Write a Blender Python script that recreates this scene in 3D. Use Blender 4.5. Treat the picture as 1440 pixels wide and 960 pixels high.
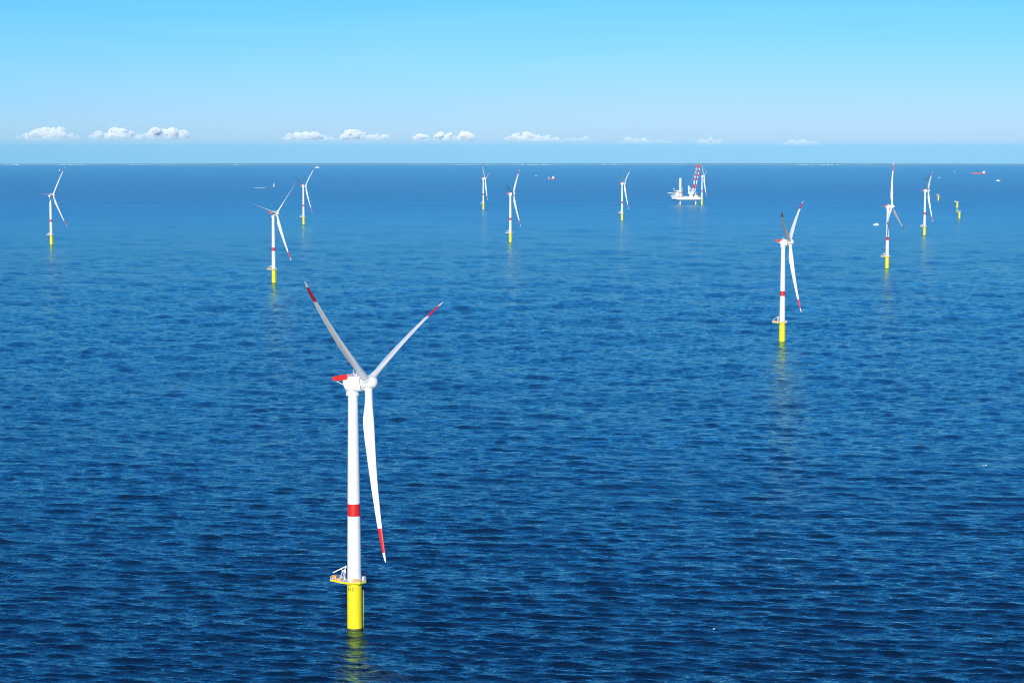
import bpy, math, random
import numpy as np
from mathutils import Matrix, Vector

for o in list(bpy.data.objects):
    bpy.data.objects.remove(o)
SC = bpy.context.scene
COL = SC.collection
PI = math.pi
EARTH = 6371000 / 0.87            # effective radius with refraction
CAM_H = 196.5                     # helicopter height above the sea
FPX = 2800.0                      # focal length in pixels of the 1440 px wide photograph
PITCH = 0.09645

# ------------------------------------------------------------------ camera
cd = bpy.data.cameras.new('camera')
cam = bpy.data.objects.new('camera', cd)
COL.objects.link(cam)
cam.location = (0, 0, CAM_H)
cam.rotation_euler = (PI / 2 - PITCH, 0, 0)
cd.sensor_width = 36.0
cd.lens = FPX / 1440 * 36.0
cd.clip_start = 1.0
cd.clip_end = 600000
SC.camera = cam

# ------------------------------------------------------------------ sky and sun
SUN_EL = math.radians(21)
SUN_AZ = math.radians(191)        # clockwise from +Y (the view direction): behind the camera, to the left
W = bpy.data.worlds.new('World')
SC.world = W
W.use_nodes = True
wn, wl = W.node_tree.nodes, W.node_tree.links
wn.clear()
sky = wn.new('ShaderNodeTexSky')
sky.sky_type = 'NISHITA'
sky.sun_disc = False
sky.sun_elevation = SUN_EL
sky.sun_rotation = SUN_AZ
sky.altitude = 200
sky.air_density = 1.0
sky.dust_density = 0.1
sky.ozone_density = 3.0
# the clear cyan air of the photograph, deepening with height: one power and gain per channel over the whole sky
sep = wn.new('ShaderNodeSeparateColor')
com = wn.new('ShaderNodeCombineColor')
wl.new(sky.outputs[0], sep.inputs[0])
for ch, power, gain in (('Red', 2.2, 0.54), ('Green', 1.10, 0.79), ('Blue', 0.95, 1.42)):
    m1 = wn.new('ShaderNodeMath')
    m1.operation = 'MULTIPLY'
    m1.inputs[1].default_value = 0.1
    m2 = wn.new('ShaderNodeMath')
    m2.operation = 'POWER'
    m2.inputs[1].default_value = power
    m3 = wn.new('ShaderNodeMath')
    m3.operation = 'MULTIPLY'
    m3.inputs[1].default_value = gain * 10
    wl.new(sep.outputs[ch], m1.inputs[0])
    wl.new(m1.outputs[0], m2.inputs[0])
    wl.new(m2.outputs[0], m3.inputs[0])
    wl.new(m3.outputs[0], com.inputs[ch])
bg = wn.new('ShaderNodeBackground')
bg.inputs['Strength'].default_value = 0.10
wo = wn.new('ShaderNodeOutputWorld')
# faint high cirrus veil, the same all over the sky
wtc = wn.new('ShaderNodeTexCoord')
wmp = wn.new('ShaderNodeMapping')
wmp.inputs['Scale'].default_value = (5, 5, 75)
wmp.inputs['Rotation'].default_value = (0.012, 0.02, 0)
wno = wn.new('ShaderNodeTexNoise')
wno.inputs['Scale'].default_value = 1.0
wno.inputs['Detail'].default_value = 7
wno.inputs['Roughness'].default_value = 0.6
wno.inputs['Distortion'].default_value = 0.6
wrg = wn.new('ShaderNodeMapRange')
wrg.inputs['From Min'].default_value = 0.40
wrg.inputs['From Max'].default_value = 0.80
wrg.inputs['To Max'].default_value = 0.09
wmx = wn.new('ShaderNodeMix')
wmx.data_type = 'RGBA'
wmx.inputs['B'].default_value = (6.2, 8.8, 10.0, 1)
wl.new(wtc.outputs['Generated'], wmp.inputs['Vector'])
wl.new(wmp.outputs[0], wno.inputs['Vector'])
wl.new(wno.outputs['Fac'], wrg.inputs['Value'])
wl.new(wrg.outputs[0], wmx.inputs['Factor'])
wl.new(com.outputs[0], wmx.inputs['A'])
wl.new(wmx.outputs['Result'], bg.inputs['Color'])
wl.new(bg.outputs[0], wo.inputs['Surface'])

sl = bpy.data.lights.new('sun', 'SUN')
sl.energy = 5.0
sl.angle = math.radians(0.53)
sl.color = (1.0, 0.94, 0.82)
sun = bpy.data.objects.new('sun', sl)
COL.objects.link(sun)
sdir = Vector((math.sin(SUN_AZ) * math.cos(SUN_EL), math.cos(SUN_AZ) * math.cos(SUN_EL), math.sin(SUN_EL)))
sun.rotation_euler = sdir.to_track_quat('Z', 'Y').to_euler()
sun.location = sdir * 500

SC.view_settings.view_transform = 'Standard'
SC.view_settings.look = 'None'
SC.view_settings.exposure = 0.0
SC.view_settings.gamma = 1.0
SC.view_settings.use_curve_mapping = False
SC.render.engine = 'CYCLES'
SC.cycles.use_denoising = True
SC.cycles.filter_width = 1.05
SC.cycles.max_bounces = 26
SC.cycles.glossy_bounces = 3
SC.cycles.diffuse_bounces = 3
SC.cycles.volume_bounces = 24
SC.cycles.volume_max_steps = 256
SC.cycles.sample_clamp_indirect = 4.0


# ------------------------------------------------------------------ helpers
def sea_z(x, y):
    return -(x * x + y * y) / (2 * EARTH)


def at(px, py):
    """point of the sea surface seen at a pixel of the photograph"""
    d = (px - 720) / FPX, 1.0, -(py - 480) / FPX
    c, s = math.cos(PITCH), math.sin(PITCH)
    w = (d[0], c * d[1] + s * d[2], -s * d[1] + c * d[2])
    n = math.hypot(w[0], w[1])
    t = -w[2] / n
    D = (t - math.sqrt(max(t * t - 2 * CAM_H / EARTH, 1e-12))) * EARTH
    return Vector((w[0] / n * D, w[1] / n * D, -D * D / (2 * EARTH)))


def along(px, py, dist):
    """point at a given ground distance in the direction of a pixel (for clouds)"""
    d = (px - 720) / FPX, 1.0, -(py - 480) / FPX
    c, s = math.cos(PITCH), math.sin(PITCH)
    w = Vector((d[0], c * d[1] + s * d[2], -s * d[1] + c * d[2]))
    k = dist / math.hypot(w[0], w[1])
    return Vector((0, 0, CAM_H)) + w * k


def mat(name, col, rough=0.5, metal=0.0, spec=0.5, dirt=0.0, scale=0.4, streak=False):
    m = bpy.data.materials.new(name)
    m.use_nodes = True
    n, l = m.node_tree.nodes, m.node_tree.links
    b = n['Principled BSDF']
    b.inputs['Base Color'].default_value = (*col, 1)
    b.inputs['Roughness'].default_value = rough
    b.inputs['Metallic'].default_value = metal
    b.inputs['Specular IOR Level'].default_value = spec
    if dirt:
        tc = n.new('ShaderNodeTexCoord')
        mp = n.new('ShaderNodeMapping')
        mp.inputs['Scale'].default_value = (1, 1, 0.12 if streak else 1)
        no = n.new('ShaderNodeTexNoise')
        no.inputs['Scale'].default_value = scale
        no.inputs['Detail'].default_value = 6
        mx = n.new('ShaderNodeMix')
        mx.data_type = 'RGBA'
        mx.inputs['A'].default_value = (*col, 1)
        mx.inputs['B'].default_value = (*[c * (1 - dirt) for c in col], 1)
        l.new(tc.outputs['Object'], mp.inputs['Vector'])
        l.new(mp.outputs[0], no.inputs['Vector'])
        l.new(no.outputs['Fac'], mx.inputs['Factor'])
        l.new(mx.outputs['Result'], b.inputs['Base Color'])
        rr = n.new('ShaderNodeMapRange')
        rr.inputs['To Min'].default_value = rough * 0.85
        rr.inputs['To Max'].default_value = min(1, rough * 1.2)
        l.new(no.outputs['Fac'], rr.inputs['Value'])
        l.new(rr.outputs[0], b.inputs['Roughness'])
    return m


M = {
    'white': mat('white_paint', (0.80, 0.80, 0.79), 0.42, dirt=0.10, scale=0.35, streak=True),
    'blade': mat('blade_gelcoat', (0.80, 0.80, 0.80), 0.38, dirt=0.06, scale=0.2),
    'red': mat('signal_red_paint', (0.66, 0.012, 0.006), 0.45, dirt=0.12, scale=0.5, streak=True),
    'bladered': mat('red_gelcoat', (0.60, 0.012, 0.008), 0.4, dirt=0.1),
    'yellow': mat('yellow_paint', (0.90, 0.74, 0.0), 0.45, dirt=0.16, scale=0.5, streak=True),
    'orange': mat('orange_yellow_paint', (0.85, 0.36, 0.01), 0.5, dirt=0.2),
    'grey': mat('galvanised_steel', (0.52, 0.53, 0.54), 0.45, 0.3, dirt=0.15),
    'rail': mat('pale_grey_rail', (0.68, 0.69, 0.70), 0.45, dirt=0.1),
    'dark': mat('gap_shadow_dark', (0.05, 0.05, 0.055), 0.6, dirt=0.2),
    'algae': mat('splash_zone_growth', (0.10, 0.10, 0.02), 0.7, dirt=0.5, scale=1.2),
    'marking': mat('black_marking', (0.03, 0.03, 0.03), 0.6),
    'hullwhite': mat('hull_white', (0.76, 0.77, 0.77), 0.45, dirt=0.12, scale=0.06),
    'hullblue': mat('hull_blue', (0.03, 0.09, 0.22), 0.45, dirt=0.15, scale=0.06),
    'deck': mat('steel_deck_green', (0.18, 0.24, 0.22), 0.7, dirt=0.3, scale=0.1),
    'hullred': mat('hull_red', (0.62, 0.04, 0.03), 0.5, dirt=0.15, scale=0.06),
    'glass': mat('tinted_window', (0.02, 0.03, 0.04), 0.08),
    'lifeboat': mat('lifeboat_orange', (0.80, 0.18, 0.02), 0.45),
    'stone': mat('granite', (0.42, 0.41, 0.39), 0.8, dirt=0.3, scale=0.4),
    'rock': mat('reef_rock', (0.16, 0.14, 0.12), 0.8, dirt=0.4, scale=0.3),
    'foam': mat('sea_foam', (0.75, 0.78, 0.80), 0.8, dirt=0.2, scale=0.3),
    'sail': mat('sail_cloth', (0.80, 0.80, 0.78), 0.7, dirt=0.05),
    'sand': mat('beach_sand', (0.55, 0.48, 0.36), 0.9, dirt=0.2, scale=0.002),
    'land': mat('coast_woods', (0.30, 0.33, 0.30), 0.9, dirt=0.4, scale=0.004),
    'town': mat('town_render', (0.70, 0.69, 0.66), 0.8, dirt=0.15, scale=0.01),
}


TMP = bpy.data.scenes.new('scratch')


def evaluated_mesh(o):
    TMP.collection.objects.link(o)
    vl = TMP.view_layers[0]
    vl.update()
    me = bpy.data.meshes.new_from_object(o.evaluated_get(vl.depsgraph))
    bpy.data.objects.remove(o)
    return me


class MB:
    """mesh builder"""
    def __init__(self):
        self.v, self.f = [], []

    def add(self, vs, fs):
        k = len(self.v)
        self.v += [tuple(p) for p in vs]
        self.f += [tuple(i + k for i in q) for q in fs]
        return self

    def box(self, a, b):
        x0, y0, z0 = a
        x1, y1, z1 = b
        return self.add([(x0, y0, z0), (x1, y0, z0), (x1, y1, z0), (x0, y1, z0), (x0, y0, z1), (x1, y0, z1), (x1, y1, z1), (x0, y1, z1)],
                        [(0, 3, 2, 1), (4, 5, 6, 7), (0, 1, 5, 4), (1, 2, 6, 5), (2, 3, 7, 6), (3, 0, 4, 7)])

    def bar(self, p, q, r, n=6):
        p, q = Vector(p), Vector(q)
        d = (q - p).normalized()
        a = d.orthogonal().normalized()
        b = d.cross(a)
        ring = [(math.cos(2 * PI * i / n), math.sin(2 * PI * i / n)) for i in range(n)]
        vs = [p + (a * c + b * s) * r for c, s in ring] + [q + (a * c + b * s) * r for c, s in ring]
        fs = [(i, (i + 1) % n, n + (i + 1) % n, n + i) for i in range(n)]
        return self.add(vs, fs + [tuple(range(n))[::-1], tuple(range(n, 2 * n))])

    def loft(self, rings, caps=True):
        n = len(rings[0])
        vs = [p for r in rings for p in r]
        fs = []
        for j in range(len(rings) - 1):
            for i in range(n):
                fs.append((j * n + i, j * n + (i + 1) % n, (j + 1) * n + (i + 1) % n, (j + 1) * n + i))
        if caps:
            fs.append(tuple(range(n))[::-1])
            fs.append(tuple(range((len(rings) - 1) * n, len(rings) * n)))
        return self.add(vs, fs)

    def lathe(self, prof, n=40, axis='Z', c=(0, 0, 0)):
        rings = []
        for r, t in prof:
            ring = []
            for i in range(n):
                a = 2 * PI * i / n
                if axis == 'Z':
                    ring.append((c[0] + r * math.cos(a), c[1] + r * math.sin(a), c[2] + t))
                else:
                    ring.append((c[0] + t, c[1] + r * math.cos(a), c[2] + r * math.sin(a)))
            rings.append(ring)
        return self.loft(rings)

    def prism(self, poly, z0, z1):
        n = len(poly)
        return self.loft([[(x, y, z0) for x, y in poly], [(x, y, z1) for x, y in poly]])

    def build(self, name, material, parent=None, smooth=False, angle=35):
        me = bpy.data.meshes.new(name)
        me.from_pydata([tuple(p) for p in self.v], [], self.f)
        me.update()
        import bmesh
        bm = bmesh.new()
        bm.from_mesh(me)
        bmesh.ops.recalc_face_normals(bm, faces=bm.faces)
        bm.to_mesh(me)
        bm.free()
        if smooth:
            me.polygons.foreach_set('use_smooth', [True] * len(me.polygons))
            try:
                me.set_sharp_from_angle(angle=math.radians(angle))
            except Exception:
                pass
        me.materials.append(M[material] if isinstance(material, str) else material)
        o = bpy.data.objects.new(name, me)
        COL.objects.link(o)
        if parent:
            o.parent = parent
        return o


def empty(name, loc=(0, 0, 0), rz=0.0):
    o = bpy.data.objects.new(name, None)
    o.empty_display_size = 2
    COL.objects.link(o)
    o.location = loc
    o.rotation_euler = (0, 0, rz)
    return o


def tag(o, label=None, cat=None, group=None, kind=None):
    if label:
        o['label'] = label
    if cat:
        o['category'] = cat
    if group:
        o['group'] = group
    if kind:
        o['kind'] = kind
    return o


def copy_tree(o, parent=None):
    c = o.copy()
    COL.objects.link(c)
    c.parent = parent
    for ch in list(o.children):
        copy_tree(ch, c)
    return c


# ------------------------------------------------------------------ the sea: one sheet on the curved earth, to the horizon
def sea_material():
    m = bpy.data.materials.new('sea_water')
    m.use_nodes = True
    n, l = m.node_tree.nodes, m.node_tree.links
    n.clear()
    out = n.new('ShaderNodeOutputMaterial')
    geo = n.new('ShaderNodeNewGeometry')
    # fine ripples: three noises at different sizes, stretched along the crests
    def noise(sx, sy, detail, rot=0.0, rough=0.55):
        mp = n.new('ShaderNodeMapping')
        mp.inputs['Scale'].default_value = (sx, sy, 0.0)
        mp.inputs['Rotation'].default_value = (0, 0, rot)
        t = n.new('ShaderNodeTexNoise')
        t.inputs['Scale'].default_value = 1.0
        t.inputs['Detail'].default_value = detail
        t.inputs['Roughness'].default_value = rough
        l.new(geo.outputs['Position'], mp.inputs['Vector'])
        l.new(mp.outputs[0], t.inputs['Vector'])
        return t.outputs['Fac']
    def bump(h, dist, strength, prev=None):
        b = n.new('ShaderNodeBump')
        b.inputs['Distance'].default_value = dist
        b.inputs['Strength'].default_value = strength
        l.new(h, b.inputs['Height'])
        if prev is not None:
            l.new(prev, b.inputs['Normal'])
        return b.outputs['Normal']
    nrm = bump(noise(0.07, 0.21, 5, 0.12), 0.85, 1.0)
    nrm = bump(noise(0.30, 0.80, 3, -0.15), 0.32, 1.0, nrm)
    # gusts: broad patches where the ripples are rougher
    g = noise(0.0016, 0.006, 4, 0.1)
    gr = n.new('ShaderNodeMapRange')
    gr.inputs['From Min'].default_value = 0.35
    gr.inputs['From Max'].default_value = 0.65
    gr.inputs['To Min'].default_value = 0.03
    gr.inputs['To Max'].default_value = 0.08
    l.new(g, gr.inputs['Value'])
    body = n.new('ShaderNodeBsdfDiffuse')
    body.inputs['Color'].default_value = (0.0001, 0.004, 0.020, 1)
    gl = n.new('ShaderNodeBsdfGlossy')
    gl.inputs['Color'].default_value = (0.58, 0.97, 1.0, 1)
    # waves too far off to resolve count as roughness
    ln = n.new('ShaderNodeVectorMath')
    ln.operation = 'LENGTH'
    l.new(geo.outputs['Position'], ln.inputs[0])
    fa = n.new('ShaderNodeMapRange')
    fa.inputs['From Min'].default_value = 1500
    fa.inputs['From Max'].default_value = 10000
    fa.interpolation_type = 'SMOOTHSTEP'
    fa.inputs['To Min'].default_value = 0.0
    fa.inputs['To Max'].default_value = 0.26
    l.new(ln.outputs['Value'], fa.inputs['Value'])
    ad = n.new('ShaderNodeMath')
    l.new(gr.outputs[0], ad.inputs[0])
    l.new(fa.outputs[0], ad.inputs[1])
    l.new(ad.outputs[0], gl.inputs['Roughness'])
    l.new(nrm, gl.inputs['Normal'])
    fr = n.new('ShaderNodeFresnel')
    fr.inputs['IOR'].default_value = 1.65
    l.new(nrm, fr.inputs['Normal'])
    cap = n.new('ShaderNodeMath')              # wave faces hide each other: a rough sea never mirrors fully
    cap.operation = 'MINIMUM'
    cap.inputs[1].default_value = 0.60
    l.new(fr.outputs[0], cap.inputs[0])
    mx = n.new('ShaderNodeMixShader')
    l.new(cap.outputs[0], mx.inputs['Fac'])
    l.new(body.outputs[0], mx.inputs[1])
    l.new(gl.outputs[0], mx.inputs[2])
    l.new(mx.outputs[0], out.inputs['Surface'])
    return m


SEA = {}


def build_sea():
    rng = np.random.default_rng(7)
    f1024 = FPX * 1024 / 1440
    a0, a1, a2 = (math.atan(CAM_H / d) for d in (560.0, 2600.0, 16000.0))
    ang = np.concatenate([np.arange(a0, a1, -0.62 / f1024), np.arange(a1, a2, -0.6 / f1024)])
    r_fine = CAM_H / np.tan(ang)
    r_near = np.geomspace(8, 545, 14)
    r_far = np.geomspace(16400, 61000, 60)
    r = np.concatenate([r_near, r_fine, r_far])
    half = math.radians(16.2)
    th_f = np.arange(-half, half, 1.0 / f1024)
    th_c = np.linspace(half, 2 * PI - half, 70)
    th = np.concatenate([th_f, th_c[:-1]])
    nr, nt = len(r), len(th)
    RR, TT = np.meshgrid(r, th, indexing='ij')
    X = RR * np.sin(TT)
    Y = RR * np.cos(TT)
    Z = -(RR ** 2) / (2 * EARTH)
    # wind sea: many wave trains, each only where the sheet is fine enough to carry it
    i0, i1 = len(r_near), len(r_near) + len(r_fine)
    j1 = len(th_f)
    x, y = X[i0:i1, :j1].copy(), Y[i0:i1, :j1].copy()
    dr = np.gradient(r)[i0:i1][:, None]
    dt = (r[i0:i1] / f1024)[:, None]
    edge = np.clip((half - np.abs(th_f)) / math.radians(0.8), 0, 1)[None, :]
    edge = edge * np.clip((r[i0:i1] - 560) / 20, 0, 1)[:, None] * np.clip((14000 - r[i0:i1]) / 10500, 0, 1)[:, None]
    hz = np.zeros_like(x, dtype=np.float32)
    hx = np.zeros_like(hz)
    hy = np.zeros_like(hz)
    N = 130
    lam = np.exp(rng.uniform(math.log(2.6), math.log(100), N))
    dirs = math.radians(82) + rng.normal(0, 0.30, N)
    ph = rng.uniform(0, 2 * PI, N)
    slope = 0.047 * np.where(lam > 9, (9 / lam) ** 1.35, 1.0) * rng.uniform(0.5, 1.4, N)
    for L, d, p, s in zip(lam, dirs, ph, slope):
        k = 2 * PI / L
        kx, ky = k * math.cos(d), k * math.sin(d)
        att = np.exp(-0.14 * ((ky * dr) ** 2 + (kx * dt) ** 2))
        rows = att[:, 0] > 0.02
        a = (s / k) * att[rows]
        arg = (kx * x[rows] + ky * y[rows] + p).astype(np.float32)
        sn, cs = np.sin(arg), np.cos(arg)
        hz[rows] += a * sn
        hx[rows] += 0.75 * a * math.cos(d) * cs
        hy[rows] += 0.75 * a * math.sin(d) * cs
    # short-crested longer seas, the ones that can still be made out further off
    far = np.clip((r[i0:i1] - 900) / 1500, 0, 1)[:, None]
    for q in range(150):
        ly = math.exp(rng.uniform(math.log(9), math.log(420)))
        ky = 2 * PI / ly
        kx = rng.choice([-1, 1]) * 2 * PI / (ly * rng.uniform(0.45, 2.4))
        att = far * np.exp(-0.10 * ((ky * dr) ** 2 + (kx * dt) ** 2))
        rows = att[:, 0] > 0.02
        arg = (kx * x[rows] + ky * y[rows] + rng.uniform(0, 6.28)).astype(np.float32)
        hz[rows] += (0.034 * min(1, 15 / ly) ** 0.78 * rng.uniform(0.5, 1.4) / ky) * att[rows] * np.sin(arg)
    X[i0:i1, :j1] += hx * edge
    SEA['r'], SEA['th'] = r[i0:i1], th_f
    SEA['z'] = (Z[i0:i1, :j1] + hz * edge)
    Y[i0:i1, :j1] += hy * edge
    Z[i0:i1, :j1] += hz * edge
    co = np.stack([X, Y, Z], -1).reshape(-1, 3)
    co = np.vstack([co, [[0, 0, 0]]]).astype(np.float32)
    idx = np.arange(nr * nt).reshape(nr, nt)
    nx = np.roll(idx, -1, axis=1)
    quads = np.stack([idx[:-1], nx[:-1], nx[1:], idx[1:]], -1).reshape(-1, 4)[:, ::-1]
    tris = np.stack([np.full(nt, nr * nt), nx[0], idx[0]], -1)[:, ::-1]
    tris = tris[:, [0, 2, 1]][:, ::-1]
    me = bpy.data.meshes.new('sea')
    nq, n3 = len(quads), len(tris)
    me.vertices.add(len(co))
    me.vertices.foreach_set('co', co.ravel())
    me.loops.add(nq * 4 + n3 * 3)
    me.loops.foreach_set('vertex_index', np.concatenate([quads.ravel(), tris.ravel()]).astype(np.int32))
    me.polygons.add(nq + n3)
    me.polygons.foreach_set('loop_start', np.concatenate([np.arange(nq) * 4, nq * 4 + np.arange(n3) * 3]).astype(np.int32))
    me.polygons.foreach_set('use_smooth', np.ones(nq + n3, dtype=bool))
    me.update(calc_edges=True)
    # make sure the sheet faces up
    if me.polygons[nq // 2].normal.z < 0:
        me.flip_normals()
    me.materials.append(sea_material())
    o = bpy.data.objects.new('sea', me)
    COL.objects.link(o)
    tag(o, 'deep blue open sea with short wind waves reaching the horizon', 'sea', kind='structure')


build_sea()

# ------------------------------------------------------------------ a few breaking crests
def build_whitecaps():
    rnd = random.Random(21)
    mb = MB()
    spots = [(1008, 885), (1385, 655)]
    for px, py in spots:
        p = at(px, py)
        for k in range(rnd.randint(2, 4)):
            x, y = p.x + rnd.gauss(0, 1.1), p.y + rnd.gauss(0, 0.5)
            i = int(np.argmin(np.abs(SEA['r'] - math.hypot(x, y))))
            j = int(np.argmin(np.abs(SEA['th'] - math.atan2(x, y))))
            z = float(SEA['z'][i, j])
            w, d = rnd.uniform(0.2, 0.6), rnd.uniform(0.15, 0.3)
            mb.loft([[(x + w * f * math.cos(2 * PI * q / 7) * rnd.uniform(0.7, 1.2), y + d * f * math.sin(2 * PI * q / 7), z + h) for q in range(7)]
                     for h, f in ((-0.25, 1.2), (0.12, 1.0), (0.28, 0.5))])
    o = mb.build('whitecaps', 'foam', smooth=True)
    tag(o, 'tiny scattered white crests on the open water', 'foam', kind='stuff')


build_whitecaps()

# ------------------------------------------------------------------ far coast
def build_coast():
    rnd = random.Random(3)
    mb, bb = MB(), MB()
    n = 160
    rows = []
    for i in range(n + 1):
        a = math.radians(-24 + 48 * i / n)
        D = 33500 + 900 * math.sin(i * 0.21) + 500 * math.sin(i * 0.57 + 1)
        rows.append((a, D))
    def P(a, D, h):
        x, y = D * math.sin(a), D * math.cos(a)
        return (x, y, sea_z(x, y) + h)
    hs = [7 + 5 * math.sin(i * 0.13) + 5 * rnd.random() for i in range(n + 1)]
    secs = []
    for (a, D), h in zip(rows, hs):
        secs.append([P(a, D + 60, -2), P(a, D + 120, 6), P(a, D + 500, h), P(a, D + 2500, h + 8), P(a, D + 6000, h + 4), P(a, D + 6500, -3)])
    mb.loft(secs)
    c = mb.build('coast', 'land', smooth=True)
    tag(c, 'low hazy wooded coast lying along the horizon', 'coast', kind='structure')
    secs = [[P(a, D - 60, -2), P(a, D, 2.5), P(a, D + 70, 5.2), P(a, D + 70, -2)] for a, D in rows]
    bb.loft(secs)
    b = bb.build('beach', 'sand', smooth=True)
    tag(b, 'pale thin beach under the far coast', 'beach', kind='structure')
    tb = MB()
    clusters = [(105, 18), (88, 10), (200, 14), (232, 12), (640, 8), (655, 10), (680, 12), (735, 14), (757, 18), (770, 8), (860, 22), (960, 10), (1070, 18), (1128, 26), (1160, 16), (560, 10), (330, 8), (20, 12)]
    for px, cnt in clusters:
        for k in range(cnt):
            a = math.atan((px - 720 + rnd.gauss(0, 9)) / FPX)
            i = int((math.degrees(a) + 24) / 48 * n)
            D = rows[i][1] + rnd.uniform(110, 350)
            w, h = rnd.uniform(8, 30), rnd.uniform(2, 8)
            x, y = D * math.sin(a), D * math.cos(a)
            z = sea_z(x, y)
            tb.box((x - w / 2, y - 8, z), (x + w / 2, y + 8, z + 5 + h))
    t = tb.build('town', 'town')
    tag(t, 'white seaside town houses strung along the far coast', 'town', kind='stuff')


build_coast()

# ------------------------------------------------------------------ wind turbines
HUB_Z = 101.8
OVER = 7.0
TILT = 0.085
ROTOR = 72.6
DECK_Z = 20.6
PLAT = [(-10.2, 1.6), (-9.2, 4.6), (-3.2, 5.2), (1.6, 5.0), (4.6, 2.8), (4.9, -1.6), (2.6, -4.4), (-2.6, -4.7), (-5.6, -2.6)]


def pile_radius(z):
    return 3.12 - 0.12 * min(max(z, 0), 20) / 20


def build_foundation(root):
    """yellow steel pile with the working platform, shared by turbines and bare foundations"""
    p = MB().lathe([(3.35, -22), (3.35, -1), (3.14, 0.9), (3.12, 1.4), (3.02, 18.6), (3.02, 19.2), (3.3, 19.25), (3.3, 19.6), (3.02, 19.65), (3.0, 20.2)], 48)
    pile = p.build('foundation_pile', 'yellow', root, smooth=True)
    MB().lathe([(3.40, -2.0), (3.38, -0.6), (3.22, 0.5), (3.18, 0.9), (3.05, 0.9), (3.05, -2.0)], 48).build('waterline_growth', 'algae', pile, smooth=True)
    # ladder and fenders on the lee side
    lb = MB()
    ax = math.radians(35)
    for s in (-0.6, 0.6):
        cx, cy = 3.75 * math.cos(ax) - s * math.sin(ax), 3.75 * math.sin(ax) + s * math.cos(ax)
        lb.bar((cx, cy, -3), (cx, cy, 16), 0.16, 8)
        for z in (2, 8, 14):
            lb.bar((cx, cy, z), (cx * 0.78, cy * 0.78, z), 0.12)
    for i in range(46):
        z = 0.5 + i * 0.34
        a0 = (3.75 * math.cos(ax) + 0.6 * math.sin(ax), 3.75 * math.sin(ax) - 0.6 * math.cos(ax), z)
        a1 = (3.75 * math.cos(ax) - 0.6 * math.sin(ax), 3.75 * math.sin(ax) + 0.6 * math.cos(ax), z)
        lb.bar(a0, a1, 0.03, 4)
    lb.build('boat_landing', 'yellow', root)
    # platform: deck slab, grating set into it, edge beam, brackets below
    d = MB().prism([(x, y) for x, y in PLAT], 19.9, DECK_Z)
    plat = d.build('platform', 'yellow', root)
    cx = sum(p[0] for p in PLAT) / len(PLAT)
    cy = sum(p[1] for p in PLAT) / len(PLAT)
    MB().prism([(cx + (x - cx) * 0.955, cy + (y - cy) * 0.94) for x, y in PLAT], DECK_Z - 0.1, DECK_Z + 0.02).build('grating', 'grey', plat)
    for ang in (200, 245, 300, 350, 40, 90, 150):
        a = math.radians(ang)
        br = MB()
        ro = 4.2 if ang != 150 else 7.0
        br.add([(2.9, -0.08, 18.7), (2.9, 0.08, 18.7), (2.9, 0.08, 19.9), (2.9, -0.08, 19.9), (ro, -0.08, 19.9), (ro, 0.08, 19.9), (ro, 0.08, 19.5), (ro, -0.08, 19.5)],
               [(0, 1, 2, 3), (4, 5, 6, 7), (3, 2, 5, 4), (0, 7, 6, 1), (0, 3, 4, 7), (1, 6, 5, 2)])
        b = br.build('bracket', 'yellow', plat)
        b.rotation_euler = (0, 0, a)
    # railing
    rb = MB()
    n = len(PLAT)
    ins = [(cx + (x - cx) * 0.98, cy + (y - cy) * 0.975) for x, y in PLAT]
    for i in range(n):
        a, b = Vector((*ins[i], DECK_Z)), Vector((*ins[(i + 1) % n], DECK_Z))
        for h in (0.12, 0.6, 1.15):
            rb.bar(a + Vector((0, 0, h)), b + Vector((0, 0, h)), 0.045 if h > 0.2 else 0.07, 5)
        m = max(2, int((b - a).length / 1.3))
        for j in range(m):
            p = a.lerp(b, j / m)
            rb.bar(p, p + Vector((0, 0, 1.2)), 0.075, 5)
    rb.build('railing', 'rail', root)
    # service crane with its folded boom
    cm = MB().lathe([(0.55, 0), (0.55, 0.3), (0.38, 0.35), (0.36, 2.2), (0.5, 2.25), (0.5, 2.7)], 14, c=(-4.2, 1.4, DECK_Z))
    cm.box((-4.8, 0.9, DECK_Z + 2.7), (-3.6, 1.9, DECK_Z + 3.9))
    crane = cm.build('crane', 'white', root, smooth=True)
    bm_ = MB()
    bm_.bar((-4.2, 1.4, DECK_Z + 3.7), (-3.3, 1.2, DECK_Z + 5.6), 0.26, 8)
    bm_.bar((-3.3, 1.2, DECK_Z + 5.6), (-9.0, 2.4, DECK_Z + 2.6), 0.24, 8)
    bm_.bar((-4.2, 1.4, DECK_Z + 2.9), (-5.6, 1.65, DECK_Z + 4.3), 0.14, 6)
    bm_.build('boom', 'white', crane, smooth=True)
    st = MB()     # stair and gantry frame leaning to the tower door
    for s in (-0.55, 0.55):
        st.bar((-4.9, -1.6 + s, DECK_Z + 4.2), (-3.1, -2.2 + s, DECK_Z + 0.05), 0.11, 6)
        st.bar((-5.4, -1.5 + s, DECK_Z + 0.05), (-4.9, -1.6 + s, DECK_Z + 4.2), 0.10, 6)
    for i in range(9):
        t = (i + 0.5) / 9
        x, y, z = -4.9 + 1.8 * t, -1.6 - 0.6 * t, DECK_Z + 4.2 - 4.15 * t
        st.box((x - 0.16, y - 0.55, z - 0.03), (x + 0.16, y + 0.55, z + 0.03))
    st.build('stair', 'rail', root)
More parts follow.
